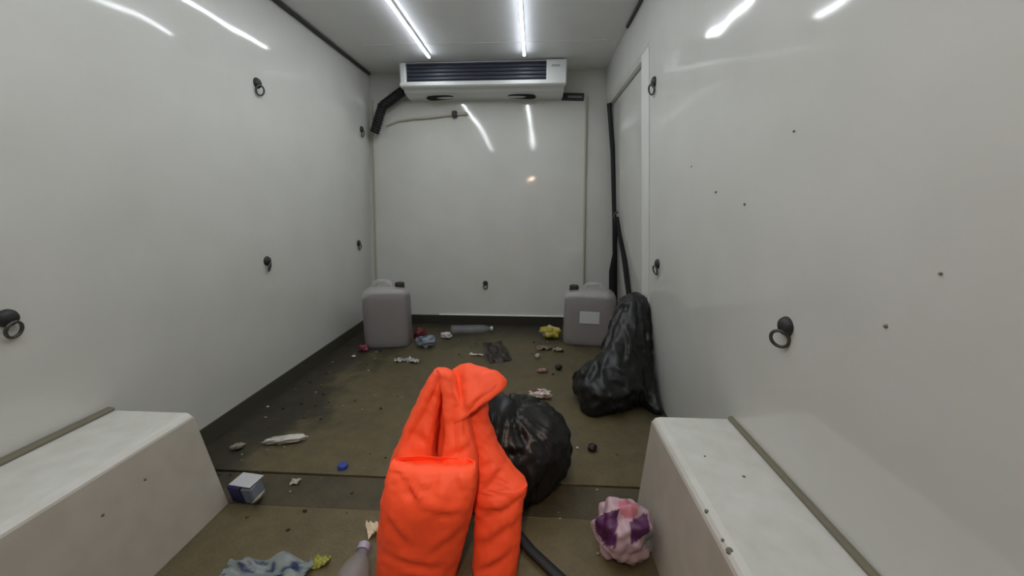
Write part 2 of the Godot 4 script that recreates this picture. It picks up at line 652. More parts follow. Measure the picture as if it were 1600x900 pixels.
func build_cooling_unit() -> void:
	var t := thing("cooling_unit", "white cooling unit with a long dark grille hung under the ceiling above the bulkhead", "cooling unit", Vector3(-0.302, 0, 0))
	put("body", shape_prism([Vector2(-2.495, CEILING - 0.002), Vector2(-2.33, CEILING - 0.002), Vector2(-2.33, 1.448), Vector2(-2.36, 1.425), Vector2(-2.42, 1.412), Vector2(-2.495, 1.412)], 0, -0.455, 0.455), M.housing, t)
	put("grille_panel", shape_box(Vector3(-0.035, 1.516, -2.326), Vector3(0.78, 0.1, 0.012), 0.002), M.grille, t)
	for k in 5:
		put("slat", shape_box(Vector3(-0.035, 1.482 + 0.019 * k, -2.315), Vector3(0.775, 0.004, 0.012), 0.001, turned(0, 25)), M.grille, t)
	put("end_cap", shape_box(Vector3(-0.443, 1.505, -2.318), Vector3(0.036, 0.126, 0.036), 0.008), M.housing, t)
	var control := put("control_panel", shape_box(Vector3(0.41, 1.505, -2.318), Vector3(0.11, 0.126, 0.036), 0.006), M.housing, t)
	put("badge", shape_box(Vector3(0.405, 1.535, -2.2995), Vector3(0.045, 0.012, 0.002), 0.0005), mat(Color(0.7, 0.7, 0.7), 0.4), control)
	var lip := Shape.new()
	lip.prism(PackedVector2Array([Vector2(-2.33, 1.47), Vector2(-2.305, 1.468), Vector2(-2.297, 1.458), Vector2(-2.298, 1.447), Vector2(-2.306, 1.441), Vector2(-2.34, 1.440)]), 0, -0.46, 0.46)
	put("lip", lip, M.housing, t)
	for x in [-0.26, 0.215]:
		var s := Shape.new()
		s.loft(Vector3(x, 1.42, -2.425), turned(0, 0, 3.0 if x < 0 else -3.0), [[0.004, 0.0, 0.0], [0.004, 0.08, 0.03], [-0.007, 0.085, 0.034], [-0.012, 0.078, 0.03], [-0.008, 0.07, 0.024], [-0.006, 0.0, 0.0]].map(func(l): return l), 3.0, 28)
		put("fan_opening", s, M.black_matt, t)
	# hose from the unit down the left corner
	var h := Shape.new()
	var path := []
	var radii := []
	var curve := Curve3D.new()
	curve.add_point(Vector3(-0.77, 1.462, -2.42), Vector3.ZERO, Vector3(-0.06, 0.0, 0))
	curve.add_point(Vector3(-0.925, 1.375, -2.44), Vector3(0.07, 0.06, 0), Vector3(-0.04, -0.04, 0))
	curve.add_point(Vector3(-0.985, 1.225, -2.44), Vector3(0.005, 0.06, 0))
	for p in curve.get_baked_points():
		path.append(p)
	var total := curve.get_baked_length()
	var n := 90
	path.clear()
	for k in n + 1:
		path.append(curve.sample_baked(total * k / n))
		radii.append(0.027 + 0.003 * sin(k * 1.6))
	h.tube(path, radii, 14)
	var hose := put("drain_hose", h, M.black_rubber)
	tag(hose, "thick black ribbed hose curving down the left corner beside the cooling unit", "hose")
	# thin pipe along the bulkhead
	var pipe := thing("pipe", "thin pipe with a dark connector running across the top of the bulkhead", "pipe", Vector3(-0.65, 1.32, -2.488))
	var s := Shape.new()
	s.tube([Vector3(-0.27, -0.045, 0), Vector3(-0.2, -0.02, 0), Vector3(-0.1, -0.008, 0.002), Vector3(0.0, -0.003, 0.004), Vector3(0.15, 0.012, 0.002)], [0.006], 8)
	put("tube", s, M.trim, pipe)
	put("connector", shape_box(Vector3(0.155, 0.014, 0.006), Vector3(0.03, 0.038, 0.026), 0.005), M.ring_cup, pipe)
	put("sleeve", shape_box(Vector3(0.2, 0.016, 0.003), Vector3(0.07, 0.016, 0.014), 0.005), M.trim, pipe)
	# small dark plate, its print too blurred to read
	var plate := thing("sign", "small dark plate with pale print at the top right corner of the bulkhead", "sign", Vector3(0.217, 1.424, -2.492))
	put("plate", shape_box(Vector3.ZERO, Vector3(0.13, 0.042, 0.006), 0.001, turned(0, 0, -2)), M.ring_cup, plate)
	put("print", shape_box(Vector3(0.012, -0.001, 0.0032), Vector3(0.085, 0.012, 0.001), 0.0, turned(0, 0, -2)), mat(Color(0.5, 0.5, 0.52), 0.5), plate)


# A lashing ring: round cup in the wall with a loose ring. x of its own axes points along the wall, z out of it.
func lashing_ring(label: String, at: Vector3, turn: float, lean: float, swing := 0.0, scale_by := 0.72) -> void:
	var t := thing("tie_down_ring", label, "tie-down ring", at, "tie-down rings on the walls")
	t.basis = turned(turn, lean) * Basis().scaled(Vector3.ONE * scale_by)
	var c := Shape.new()
	c.lathe(Vector3.ZERO, Basis(Vector3.RIGHT, PI / 2), [Vector2(0.026, -0.004), Vector2(0.026, 0.004), Vector2(0.021, 0.013), Vector2(0.012, 0.017), Vector2(0, 0.018)], 20)
	put("cup", c, M.ring_cup, t)
	var r := Shape.new()
	r.ring(Vector3(0, -0.034, 0.016), turned(swing, 12.0, swing * 0.3), 0.021, 0.024, 0.0045)
	put("ring", r, M.ring_metal, t)


func build_rings() -> void:
	var lean := rad_to_deg(atan(LEAN))
	for r in [["dark tie-down ring high on the left wall, in front of the cooling unit", 1.24, -1.5, -20.0], ["dark tie-down ring at mid height of the left wall, below the high ring", 0.575, -1.49, 25.0], ["large-looking tie-down ring on the left wall nearest the camera, above the box", 0.57, -0.70, 10.0],
		["tiny tie-down ring high on the left wall next to the black hose", 1.235, -2.38, 0.0], ["tiny tie-down ring low on the left wall near the bulkhead corner", 0.565, -2.32, 0.0]]:
		lashing_ring(r[0], Vector3(left_x(r[1]), r[1], r[2]), 90.0, lean, r[3])
	for r in [["dark tie-down ring high on the right wall beside the door post", 1.235, -1.555, 20.0], ["dark tie-down ring at mid height beside the door post above the black bag", 0.575, -1.5, 10.0], ["dark tie-down ring alone in the middle of the right wall, above the box", 0.575, -0.722, 42.0]]:
		lashing_ring(r[0], Vector3(right_x(r[1]), r[1], r[2]), -90.0, lean, r[3])
	lashing_ring("small dark tie-down ring low in the middle of the bulkhead", Vector3(-0.324, 0.285, -2.495), 0.0, 0.0, 10.0, 0.65)


func build_wheel_boxes() -> void:
	var l := thing("wheel_arch_box", "long white box along the foot of the left wall, sealed with a grey strip", "box", Vector3(-1.0, 0, 0), "boxes over the wheel arches")
	put("body", shape_prism([Vector2(-0.128, 0.001), Vector2(0.170, 0.001), Vector2(0.119, 0.262), Vector2(0.112, 0.269), Vector2(0.104, 0.272), Vector2(-0.109, 0.272)], 2, -0.852, 0.45), M.wheel_box, l)
	put("side_skin", shape_prism([Vector2(0.1702, 0.001), Vector2(0.1735, 0.001), Vector2(0.1225, 0.258), Vector2(0.1195, 0.262)], 2, -0.853, 0.45), M.box_side, l)  # thin skin in a darker tone than the box body
	put("sealant_strip", shape_box(Vector3(-0.102, 0.276, -0.2), Vector3(0.022, 0.012, 1.31), 0.004), M.sealant, l)
	for p in [[0.1365, 0.187, -0.61], [0.1345, 0.197, -0.70], [0.155, 0.1, -0.52]]:
		var s := Shape.new()
		s.lathe(Vector3(p[0], p[1], p[2]), turned(0, 0, -80), [Vector2(0.0032, -0.002), Vector2(0.003, 0.0008), Vector2(0, 0.001)], 8)
		put("scuff", s, M.sealant, l)
	var r := thing("wheel_arch_box", "long white box along the foot of the right wall, with chipped edge and dark strip", "box", Vector3(0.4, 0, 0), "boxes over the wheel arches")
	put("body", shape_prism([Vector2(-0.113, 0.001), Vector2(0.118, 0.001), Vector2(0.099, 0.272), Vector2(-0.076, 0.272), Vector2(-0.088, 0.269), Vector2(-0.093, 0.262)], 2, -0.903, 0.45), M.wheel_box, r)
	put("side_skin", shape_prism([Vector2(-0.1132, 0.001), Vector2(-0.1165, 0.001), Vector2(-0.0965, 0.258), Vector2(-0.0935, 0.262)], 2, -0.904, 0.45), M.box_side, r)
	put("sealant_strip", shape_box(Vector3(0.098, 0.276, -0.225), Vector3(0.018, 0.012, 1.36), 0.004), M.sealant, r)
	for p in [[-0.0895, 0.268, -0.60, 0.004], [-0.0885, 0.2685, -0.52, 0.006], [-0.0895, 0.268, -0.54, 0.003], [0.02, 0.272, -0.69, 0.0035], [-0.03, 0.272, -0.75, 0.0025]]:
		var s := Shape.new()
		s.lathe(Vector3(p[0], p[1], p[2]), turned(40, 0, 25 if p[0] < -0.05 else 0), [Vector2(p[3], -0.002), Vector2(p[3] * 0.9, 0.001), Vector2(0, 0.0014)], 7)
		put("chip", s, M.sealant, r)


func jerrycan(label: String, at: Vector3, turn: float, w: float, d: float, tall: float, level: float, face: int, labelled: bool) -> void:
	var t := thing("jerrycan", label, "jerrycan", at, "jerrycans by the bulkhead")
	t.rotation_degrees.y = turn
	w *= face
	var s := Shape.new()
	s.loft(Vector3.ZERO, Basis(), [[0.0, 0, 0], [0.0, w * 0.93, d * 0.93], [0.012, w * 0.985, d * 0.985], [0.04, w, d], [tall * 0.35, w, d], [tall * 0.38, w * 0.985, d * 0.985], [tall * 0.41, w, d], [tall * 0.84, w, d], [tall * 0.93, w * 0.95, d * 0.95], [tall * 0.985, w * 0.8, d * 0.82], [tall, w * 0.6, d * 0.6], [tall, 0, 0]], 5.0)
	put("body", s, M.can, t)
	var q := Shape.new()
	q.loft(Vector3.ZERO, Basis(), [[0.006, 0, 0], [0.006, w * 0.9, d * 0.9], [0.03, w * 0.97, d * 0.97], [level, w * 0.97, d * 0.97], [level, 0, 0]], 5.0)
	put("liquid", q, M.can_liquid, t)
	var h := Shape.new()
	h.tube([Vector3(-w * 0.55, tall * 0.97, 0), Vector3(-w * 0.5, tall + 0.022, 0), Vector3(-w * 0.3, tall + 0.034, 0), Vector3(w * 0.05, tall + 0.034, 0), Vector3(w * 0.2, tall + 0.022, 0), Vector3(w * 0.22, tall * 0.98, 0)], [0.011], 10)
	put("handle", h, M.can, t)
	var c := Shape.new()
	c.lathe(Vector3(w * 0.62, tall * 0.96, 0), Basis(), [Vector2(0.027, 0), Vector2(0.027, 0.032), Vector2(0.022, 0.036), Vector2(0, 0.036)], 18)
	put("cap", c, M.can_cap, t)
	if labelled:
		put("label", shape_box(Vector3(0.0, tall * 0.55, d + 0.001), Vector3(0.11, 0.07, 0.002), 0.0005), M.paper_label, t)


func build_cans() -> void:
	jerrycan("cloudy white jerrycan of dirty liquid standing in the left corner", Vector3(-0.845, 0.001, -2.10), 8.0, 0.126, 0.10, 0.34, 0.275, 1, false)
	jerrycan("white jerrycan with a pale label half behind the black bag in the right corner", Vector3(0.325, 0.001, -2.2), -6.0, 0.148, 0.10, 0.315, 0.245, -1, true)


# A knotted refuse sack: a lumpy body with folds running to its neck.
func sack(field: Callable, neck: Vector3, seed_value: int, amount: float, lo: Vector3, hi: Vector3, cell: float) -> Shape:
	var f := noise(seed_value, 1.0, FastNoiseLite.TYPE_SIMPLEX_SMOOTH, 2)
	var g := noise(seed_value + 1, 9.0, FastNoiseLite.TYPE_SIMPLEX_SMOOTH, 2)
	return skin(func(p: Vector3) -> float:
		var d: float = field.call(p)
		if absf(d) < 0.05:
			var q := p - neck
			var a := atan2(q.z, q.x)
			var far := q.length()
			var fold := 1.0 - absf(f.get_noise_3d(cos(a) * 3.2, sin(a) * 3.2, far * 5.0)) * 2.0
			d -= amount * (fold - 0.5) * smoothstep(0.0, 0.1, far) + amount * 0.8 * (1.0 - 2.0 * absf(g.get_noise_3dv(p)))
		return maxf(d, 0.002 - p.y), lo, hi, cell)


func ball(p: Vector3, at: Vector3, r: Vector3) -> float:
	var q := (p - at) / r
	return (q.length() - 1.0) * minf(r.x, minf(r.y, r.z))


func build_bags() -> void:
	# the round one behind the orange garment
	var round_bag := func(p: Vector3) -> float:
		var d := ball(p, Vector3(-0.075, 0.095, -1.0), Vector3(0.175, 0.145, 0.15))
		d = blend(d, ball(p, Vector3(-0.02, 0.145, -1.0), Vector3(0.09, 0.075, 0.09)), 0.06)
		d = blend(d, ball(p, Vector3(-0.15, 0.20, -0.95), Vector3(0.08, 0.10, 0.08)), 0.06)
		d = blend(d, capsule(p, Vector3(-0.095, 0.21, -0.97), Vector3(-0.08, 0.245, -0.965), 0.04, 0.022), 0.03)
		return d
	var s := sack(round_bag, Vector3(-0.075, 0.265, -0.965), 31, 0.011, Vector3(-0.33, -0.01, -1.2), Vector3(0.16, 0.37, -0.79), 0.0065)
	tag(put("rubbish_bag", s, M.bag_black), "round black rubbish bag squatting on the floor right behind the orange garment", "rubbish bag", "black rubbish bags")
	# the tall one slumped against the right wall
	var tall_bag := func(p: Vector3) -> float:
		var d := capsule(p, Vector3(0.28, 0.065, -1.42), Vector3(0.435, 0.37, -1.66), 0.068, 0.04)
		d = blend(d, capsule(p, Vector3(0.40, 0.08, -1.52), Vector3(0.44, 0.34, -1.63), 0.095, 0.05), 0.08)
		d = blend(d, ball(p, Vector3(0.30, 0.07, -1.5), Vector3(0.12, 0.08, 0.12)), 0.06)
		d = blend(d, capsule(p, Vector3(0.235, 0.035, -1.39), Vector3(0.27, 0.06, -1.42), 0.034, 0.05), 0.04)
		d = blend(d, capsule(p, Vector3(0.43, 0.06, -1.5), Vector3(0.49, 0.012, -1.4), 0.05, 0.013), 0.05)
		return maxf(d, p.x - (0.512 - LEAN * p.y))
	s = sack(tall_bag, Vector3(0.435, 0.40, -1.67), 44, 0.011, Vector3(0.12, -0.01, -1.82), Vector3(0.54, 0.46, -1.28), 0.007)
	tag(put("rubbish_bag", s, M.bag_black), "tall black rubbish bag slumped against the right wall beside the door", "rubbish bag", "black rubbish bags")
	# white and purple carrier bag by the right box
	var w := lump(Vector3(0.15, 0.15, 0.12), 77, Color(0.72, 0.62, 0.66), Color(0.33, 0.15, 0.32), 0.0, 44, 0.8)
	for k in w.v.size():
		var p := w.v[k] - Vector3(0, 0.075, 0)
		var u := p.x / 0.07
		var h := 0.7 * (p.y - p.z) / 0.065
		if p.y + p.z < 0.0:
			continue
		var print_here := (u > -1.0 and u < -0.35 + 0.2 * h and h > -0.45 - 0.5 * u - 0.4 and h < 0.6 + 0.3 * u) or (u > 0.0 and u < 0.62 and h < 0.15 + 0.5 * u and h > -0.45 + 0.7 * (u - 0.1))
		if print_here:
			w.c[k] = lin(Color(0.3, 0.12, 0.3))
		elif Vector2(u - 0.05, h - 0.55).length() < 0.3:
			w.c[k] = lin(Color(0.72, 0.45, 0.5))
		elif Vector2(u - 0.8, h + 0.3).length() < 0.3:
			w.c[k] = lin(Color(0.5, 0.53, 0.54))
	litter("carrier_bag", "crumpled white and purple plastic bag against the right box", "plastic bag", w, Vector3(0.212, 0.001, -0.755), 0)


# One flattened tube of cloth: levels are [along, from, to, z, half depth], the tube running along y (upright) or along x.
# Creases are lines [x, y, x, y] on its face: a sharp valley with a soft ridge beside it.
func cloth_tube(levels: Array, creases: Array, seed_value: int, along_x := false, slope := 0.0) -> Shape:
	const STEPS := 8
	const SIDES := 84
	var f := noise(seed_value, 1.0, FastNoiseLite.TYPE_SIMPLEX_SMOOTH, 3)
	var g := noise(seed_value + 1, 10.0, FastNoiseLite.TYPE_SIMPLEX_SMOOTH, 2)
	var rows := []
	var n := levels.size()
	for k in (n - 1) * STEPS + 1:
		var i := mini(k / STEPS, n - 2)
		var t := float(k - i * STEPS) / STEPS
		var l := []
		for e in 5:
			l.append(cubic_interpolate(levels[i][e], levels[i + 1][e], levels[maxi(i - 1, 0)][e], levels[mini(i + 2, n - 1)][e], t))
		var middle: float = (l[1] + l[2]) / 2.0
		var half: float = absf(l[2] - l[1]) / 2.0
		var row := PackedVector3Array()
		for e in SIDES:
			var a := TAU * e / SIDES
			var c := signf(cos(a)) * pow(absf(cos(a)), 0.8)
			var d := signf(sin(a)) * pow(absf(sin(a)), 0.7)
			var w: float = middle + c * half
			var p := Vector3(l[0], w, l[3] + d * l[4] - slope * c * half) if along_x else Vector3(w, l[0], l[3] + d * l[4])
			var face := maxf(0.0, sin(a))
			var out := Vector3(0.0 if along_x else c * 0.6, c * 0.6 if along_x else 0.0, sin(a)).normalized()
			var push := 0.0
			for m in creases:
				var from := Vector2(m[0], m[1])
				var to := Vector2(m[2], m[3])
				var q := Vector2(p.x, p.y) + Vector2(g.get_noise_2d(p.x, p.y), g.get_noise_2d(p.y + 5.0, p.x)) * 0.006
				var u := clampf((q - from).dot(to - from) / (to - from).length_squared(), 0.0, 1.0)
				var off := q - from.lerp(to, u)
				var far := off.length()
				var fade := 1.0 - 0.6 * absf(2.0 * u - 1.0)
				push -= fade * 0.0075 * exp(-far / 0.007)
				var side := signf((to - from).cross(q - from))
				push += fade * 0.005 * exp(-pow((far * side - 0.015) / 0.011, 2.0))
			push *= face
			var r := f.get_noise_2d((p.x * 0.7 + p.y) * 26.0 + 30.0 * g.get_noise_2d(p.x * 0.25, p.y * 0.25) * 0.1, (p.x - p.y * 0.7) * 9.0 + p.z * 8.0)
			push += 0.0045 * (0.35 - absf(r)) + 0.002 * g.get_noise_3dv(p * 2.5)
			p += out * push * smoothstep(0.0, 0.012, l[4])
			p.y = maxf(p.y, 0.0015)
			row.append(p)
		if along_x:
			row.reverse()
		rows.append(row)
	var s := Shape.new()
	for end in [0, -1]:
		var hub := Vector3.ZERO
		for p in rows[end]:
			hub += p / SIDES
		var cap := PackedVector3Array()
		cap.resize(SIDES)
		cap.fill(hub)
		if end == 0:
			rows.push_front(cap)
		else:
			rows.append(cap)
	s.grid(rows, false, true)
	return s


func build_garment() -> void:
	var t := thing("work_trousers", "bright orange work garment slung in folds in front of the round black bag", "clothing", Vector3(-0.2, 0, -0.72))
	for piece in [
		["leg", 201, [[0.262, -0.280, -0.135, -0.712, 0.008], [0.276, -0.288, -0.119, -0.698, 0.012], [0.271, -0.294, -0.114, -0.688, 0.022], [0.244, -0.302, -0.113, -0.685, 0.040], [0.200, -0.312, -0.119, -0.685, 0.054], [0.122, -0.326, -0.135, -0.690, 0.058], [0.055, -0.334, -0.151, -0.690, 0.058], [0.0, -0.340, -0.165, -0.690, 0.056]],
			[[-0.273, 0.262, -0.205, 0.207], [-0.205, 0.207, -0.145, 0.195], [-0.25, 0.268, -0.23, 0.20], [-0.19, 0.27, -0.20, 0.225], [-0.297, 0.187, -0.247, 0.123], [-0.237, 0.265, -0.211, 0.238], [-0.161, 0.268, -0.130, 0.223], [-0.304, 0.101, -0.183, 0.070], [-0.181, 0.124, -0.134, 0.158], [-0.25, 0.05, -0.19, 0.03]]],
		["leg", 205, [[0.403, -0.172, -0.106, -0.810, 0.010], [0.374, -0.168, -0.102, -0.805, 0.020], [0.337, -0.163, -0.102, -0.800, 0.024], [0.302, -0.153, -0.095, -0.790, 0.026], [0.255, -0.142, -0.072, -0.775, 0.028], [0.217, -0.135, -0.042, -0.760, 0.030], [0.196, -0.131, -0.018, -0.750, 0.032], [0.189, -0.129, -0.011, -0.745, 0.032], [0.171, -0.127, -0.013, -0.740, 0.033], [0.127, -0.125, -0.020, -0.730, 0.034], [0.056, -0.127, -0.025, -0.715, 0.034], [0.0, -0.131, -0.031, -0.705, 0.034]],
			[[-0.119, 0.186, -0.039, 0.242], [-0.119, 0.123, -0.020, 0.180], [-0.121, 0.069, -0.028, 0.128], [-0.126, 0.01, -0.034, 0.068], [-0.105, 0.312, -0.063, 0.247], [-0.120, 0.150, -0.077, 0.156]]],
		["back_panel", 209, [[0.434, -0.223, -0.205, -0.800, 0.006], [0.426, -0.228, -0.203, -0.797, 0.012], [0.395, -0.247, -0.204, -0.790, 0.020], [0.344, -0.272, -0.210, -0.780, 0.026], [0.289, -0.295, -0.216, -0.765, 0.030], [0.238, -0.317, -0.218, -0.755, 0.036], [0.192, -0.325, -0.204, -0.745, 0.036]],
			[[-0.281, 0.270, -0.233, 0.351], [-0.233, 0.351, -0.214, 0.415], [-0.298, 0.253, -0.255, 0.237], [-0.252, 0.305, -0.226, 0.281]]],
		["back_panel", 213, [[0.406, -0.225, -0.173, -0.835, 0.006], [0.351, -0.233, -0.155, -0.830, 0.012], [0.252, -0.252, -0.141, -0.822, 0.014], [0.144, -0.270, -0.130, -0.80, 0.014]], []],
		["lapel", 217, [[0.441, -0.216, -0.192, -0.790, 0.008], [0.431, -0.209, -0.177, -0.785, 0.014], [0.396, -0.201, -0.162, -0.775, 0.018], [0.350, -0.196, -0.143, -0.760, 0.022], [0.306, -0.190, -0.128, -0.745, 0.025], [0.261, -0.195, -0.117, -0.730, 0.028], [0.217, -0.200, -0.118, -0.718, 0.028]],
			[[-0.175, 0.425, -0.163, 0.283], [-0.158, 0.365, -0.127, 0.290], [-0.184, 0.268, -0.134, 0.292]]]]:
		var s := cloth_tube(piece[2], piece[3], piece[1])
		for k in s.v.size():
			s.v[k] -= t.position
		put(piece[0], s, M.orange, t)
	# the flap that falls over to the right at the top
	var flap := cloth_tube([[-0.185, 0.343, 0.428, -0.785, 0.008], [-0.172, 0.335, 0.437, -0.780, 0.014], [-0.149, 0.346, 0.444, -0.778, 0.017], [-0.117, 0.370, 0.441, -0.778, 0.017], [-0.088, 0.388, 0.435, -0.780, 0.015], [-0.068, 0.400, 0.425, -0.783, 0.012], [-0.058, 0.408, 0.415, -0.788, 0.005]],
		[[-0.165, 0.435, -0.142, 0.35], [-0.14, 0.36, -0.10, 0.40]], 221, true, 0.7)
	for k in flap.v.size():
		flap.v[k] -= t.position
	put("flap", flap, M.orange, t)


func build_strap() -> void:
	var t := thing("strap", "black strap hanging in a narrow loop beside the side door, above the black bag", "strap", Vector3(0.497, 0.72, -2.40))
	var a := Shape.new()
	a.tube([Vector3(0.0, 0.0, 0), Vector3(-0.006, -0.10, 0.004), Vector3(-0.004, -0.22, 0.002), Vector3(-0.012, -0.33, 0.004), Vector3(-0.006, -0.46, 0), Vector3(-0.002, -0.717, -0.004)], [0.014, 0.017, 0.011, 0.019, 0.018, 0.016], 8)
	put("webbing", a, M.black_matt, t)
	var b := Shape.new()
	b.tube([Vector3(0.003, 0.0, 0.01), Vector3(0.008, -0.10, 0.08), Vector3(0.012, -0.22, 0.20), Vector3(0.012, -0.34, 0.31), Vector3(0.014, -0.44, 0.40), Vector3(0.02, -0.715, 0.47)], [0.012, 0.014, 0.015, 0.015, 0.014], 8)
	put("webbing", b, M.black_matt, t)
	var h := Shape.new()
	h.ring(Vector3(0.0, 0.01, 0.008), turned(0), 0.02, 0.022, 0.006, 18, 6)
	put("hook", h, M.ring_metal, t)


func build_litter() -> void:
	var white := Color(0.8, 0.79, 0.76)
	var grey := Color(0.62, 0.62, 0.62)
	# near the camera
	var k := thing("carton", "small crushed blue and white carton lying against the left box", "carton", Vector3(-0.79, 0.0, -0.875))
	k.rotation_degrees = Vector3(0, -12, 0)
	put("sleeve", shape_box(Vector3(-0.012, 0.029, 0), Vector3(0.044, 0.052, 0.044), 0.003, turned(0, 8, 5)), mat(Color(0.17, 0.16, 0.36), 0.45), k)
	put("top_panel", shape_box(Vector3(0.006, 0.058, -0.002), Vector3(0.075, 0.003, 0.046), 0.001, turned(0, 6, 5)), mat(Color(0.75, 0.75, 0.76), 0.5), k)
	put("end_panel", shape_box(Vector3(0.028, 0.03, 0), Vector3(0.034, 0.05, 0.04), 0.003, turned(6, 8, 5)), mat(Color(0.45, 0.49, 0.55), 0.5), k)
	put("flap", shape_box(Vector3(0.058, 0.028, 0.012), Vector3(0.026, 0.002, 0.03), 0.0005, turned(20, 0, 40)), mat(Color(0.68, 0.65, 0.52), 0.6), k)
	litter("plastic_wrapper", "crumpled clear plastic wrapper with blue print lying nearest the camera", "wrapper", sheet(0.18, 0.09, 0.032, 101, Color(0.55, 0.6, 0.6), Color(0.16, 0.24, 0.4), 0.28), Vector3(-0.575, 0.001, -0.64), 8, M.film)
	litter("leaf_wrapper", "small yellow-green scrap beside the clear plastic wrapper", "wrapper", sheet(0.036, 0.024, 0.014, 102, Color(0.6, 0.62, 0.28), Color(0.42, 0.45, 0.2), 0.3), Vector3(-0.475, 0.0, -0.692), 20)
	var bt := thing("bottle", "clear plastic bottle lying beside the left leg of the orange garment", "bottle", Vector3(-0.368, 0.036, -0.605))
	bt.basis = turned(4, -84)
	var s := Shape.new()
	s.lathe(Vector3.ZERO, Basis(), [Vector2(0, -0.12), Vector2(0.028, -0.12), Vector2(0.033, -0.112), Vector2(0.033, -0.05), Vector2(0.030, -0.04), Vector2(0.033, -0.03), Vector2(0.033, 0.03), Vector2(0.026, 0.055), Vector2(0.013, 0.075), Vector2(0.012, 0.09)], 24)
	put("body", s, M.bottle, bt)
	s = Shape.new()
	s.lathe(Vector3.ZERO, Basis(), [Vector2(0.014, 0.085), Vector2(0.014, 0.10), Vector2(0.012, 0.102), Vector2(0, 0.102)], 16)
	put("cap", s, mat(Color(0.62, 0.62, 0.7), 0.4), bt)
	litter("paper_scrap", "pointed cream paper scrap by the bottle and the orange garment", "paper scrap", sheet(0.03, 0.04, 0.022, 103, Color(0.83, 0.8, 0.7), Color(0.7, 0.66, 0.55), 0.1), Vector3(-0.392, 0.0, -0.785), 30)
	s = Shape.new()
	s.tube([Vector3(-0.05, 0.012, -0.815), Vector3(-0.035, 0.014, -0.79), Vector3(0.0, 0.012, -0.745), Vector3(0.045, 0.012, -0.70), Vector3(0.1, 0.012, -0.645)], [0.014], 8, 0.6)
	tag(put("cable", s, M.black_rubber), "thick dark cable on the floor beside the right leg of the orange garment", "cable")
	# middle of the floor
	litter("twisted_tissue", "long twisted strip of white tissue on the dark floor border", "tissue", lump(Vector3(0.15, 0.03, 0.032), 110, Color(0.8, 0.79, 0.75), Color(0.66, 0.64, 0.58), 0.2, 18), Vector3(-0.845, 0.0, -1.125), 14)
	litter("paper_scrap", "pair of dull paper bits left of the twisted tissue", "paper scrap", lump(Vector3(0.045, 0.02, 0.03), 111, Color(0.55, 0.53, 0.47), Color(0.35, 0.33, 0.28), 0.3, 12), Vector3(-0.98, 0.0, -1.085), 30)
	s = Shape.new()
	s.lathe(Vector3.ZERO, Basis(), [Vector2(0.015, 0), Vector2(0.015, 0.011), Vector2(0.013, 0.013), Vector2(0, 0.013)], 16)
	litter("plastic_disc", "blue plastic bottle cap on the open floor left of the garment", "bottle cap", s, Vector3(-0.585, 0.0, -1.013), 0, M.blue_plastic)
	litter("paper_scrap", "small pale triangle of paper lying on the dark gutter plate", "paper scrap", sheet(0.024, 0.02, 0.01, 113, Color(0.7, 0.68, 0.6), Color(0.6, 0.57, 0.5), 0.1), Vector3(-0.695, -0.003, -0.945), 10)
	litter("snack_wrapper", "crumpled white and dark red wrapper on the floor between the black bags", "wrapper", lump(Vector3(0.105, 0.04, 0.05), 114, Color(0.78, 0.74, 0.7), Color(0.45, 0.2, 0.19), 0.22, 24), Vector3(0.035, 0.0, -1.49), -5)
	litter("cardboard_piece", "dark brown piece of cardboard standing bent behind the garment", "cardboard", sheet(0.12, 0.15, 0.016, 115, Color(0.17, 0.125, 0.09), Color(0.14, 0.1, 0.075), 0.3, 0.004), Vector3(-0.195, 0.022, -1.92), 30).rotation_degrees.x = 24
	litter("rubber_piece", "small black cube-like scrap on the floor below the tall black bag", "scrap", lump(Vector3(0.035, 0.026, 0.03), 116, Color(0.1, 0.09, 0.08), Color(0.07, 0.06, 0.06), 0.3, 10), Vector3(0.2, 0.0, -1.145), 15)
	litter("rubber_piece", "small black scrap left of the tall black bag, near the pink wrapper", "scrap", lump(Vector3(0.04, 0.03, 0.035), 117, Color(0.11, 0.1, 0.08), Color(0.07, 0.06, 0.06), 0.3, 10), Vector3(0.127, 0.0, -1.78), 40)
	# towards the bulkhead
	litter("rag", "dark red rag lying at the right foot of the left jerrycan", "rag", lump(Vector3(0.085, 0.08, 0.07), 120, Color(0.36, 0.08, 0.06), Color(0.25, 0.05, 0.04), 0.3, 20), Vector3(-0.675, 0.0, -2.135), 10)
	litter("pink_wrapper", "pink scrap at the left foot of the left jerrycan", "wrapper", lump(Vector3(0.06, 0.04, 0.05), 121, Color(0.55, 0.28, 0.34), Color(0.4, 0.12, 0.14), 0.4, 16), Vector3(-0.945, 0.0, -1.97), 0)
	litter("paper_scrap", "tiny pale scrap in front of the left jerrycan on the dark border", "paper scrap", lump(Vector3(0.024, 0.015, 0.02), 122, white, grey, 0.2, 8), Vector3(-0.955, 0.0, -1.87), 0)
	litter("drink_pouch", "crumpled blue and silver pouch right of the red rag", "pouch", lump(Vector3(0.12, 0.075, 0.06), 123, Color(0.52, 0.56, 0.6), Color(0.24, 0.27, 0.36), 0.3, 22), Vector3(-0.605, 0.0, -2.04), 15)
	litter("paper_ball", "white crumpled paper between the blue pouch and the clear bottle", "paper", lump(Vector3(0.075, 0.042, 0.05), 124, Color(0.8, 0.76, 0.76), grey, 0.15, 18), Vector3(-0.53, 0.0, -2.2), 0)
	bt = thing("bottle", "crushed clear plastic bottle lying in front of the bulkhead", "bottle", Vector3(-0.385, 0.034, -2.285))
	bt.basis = turned(97, 0, 0) * turned(0, 90, 0)
	s = Shape.new()
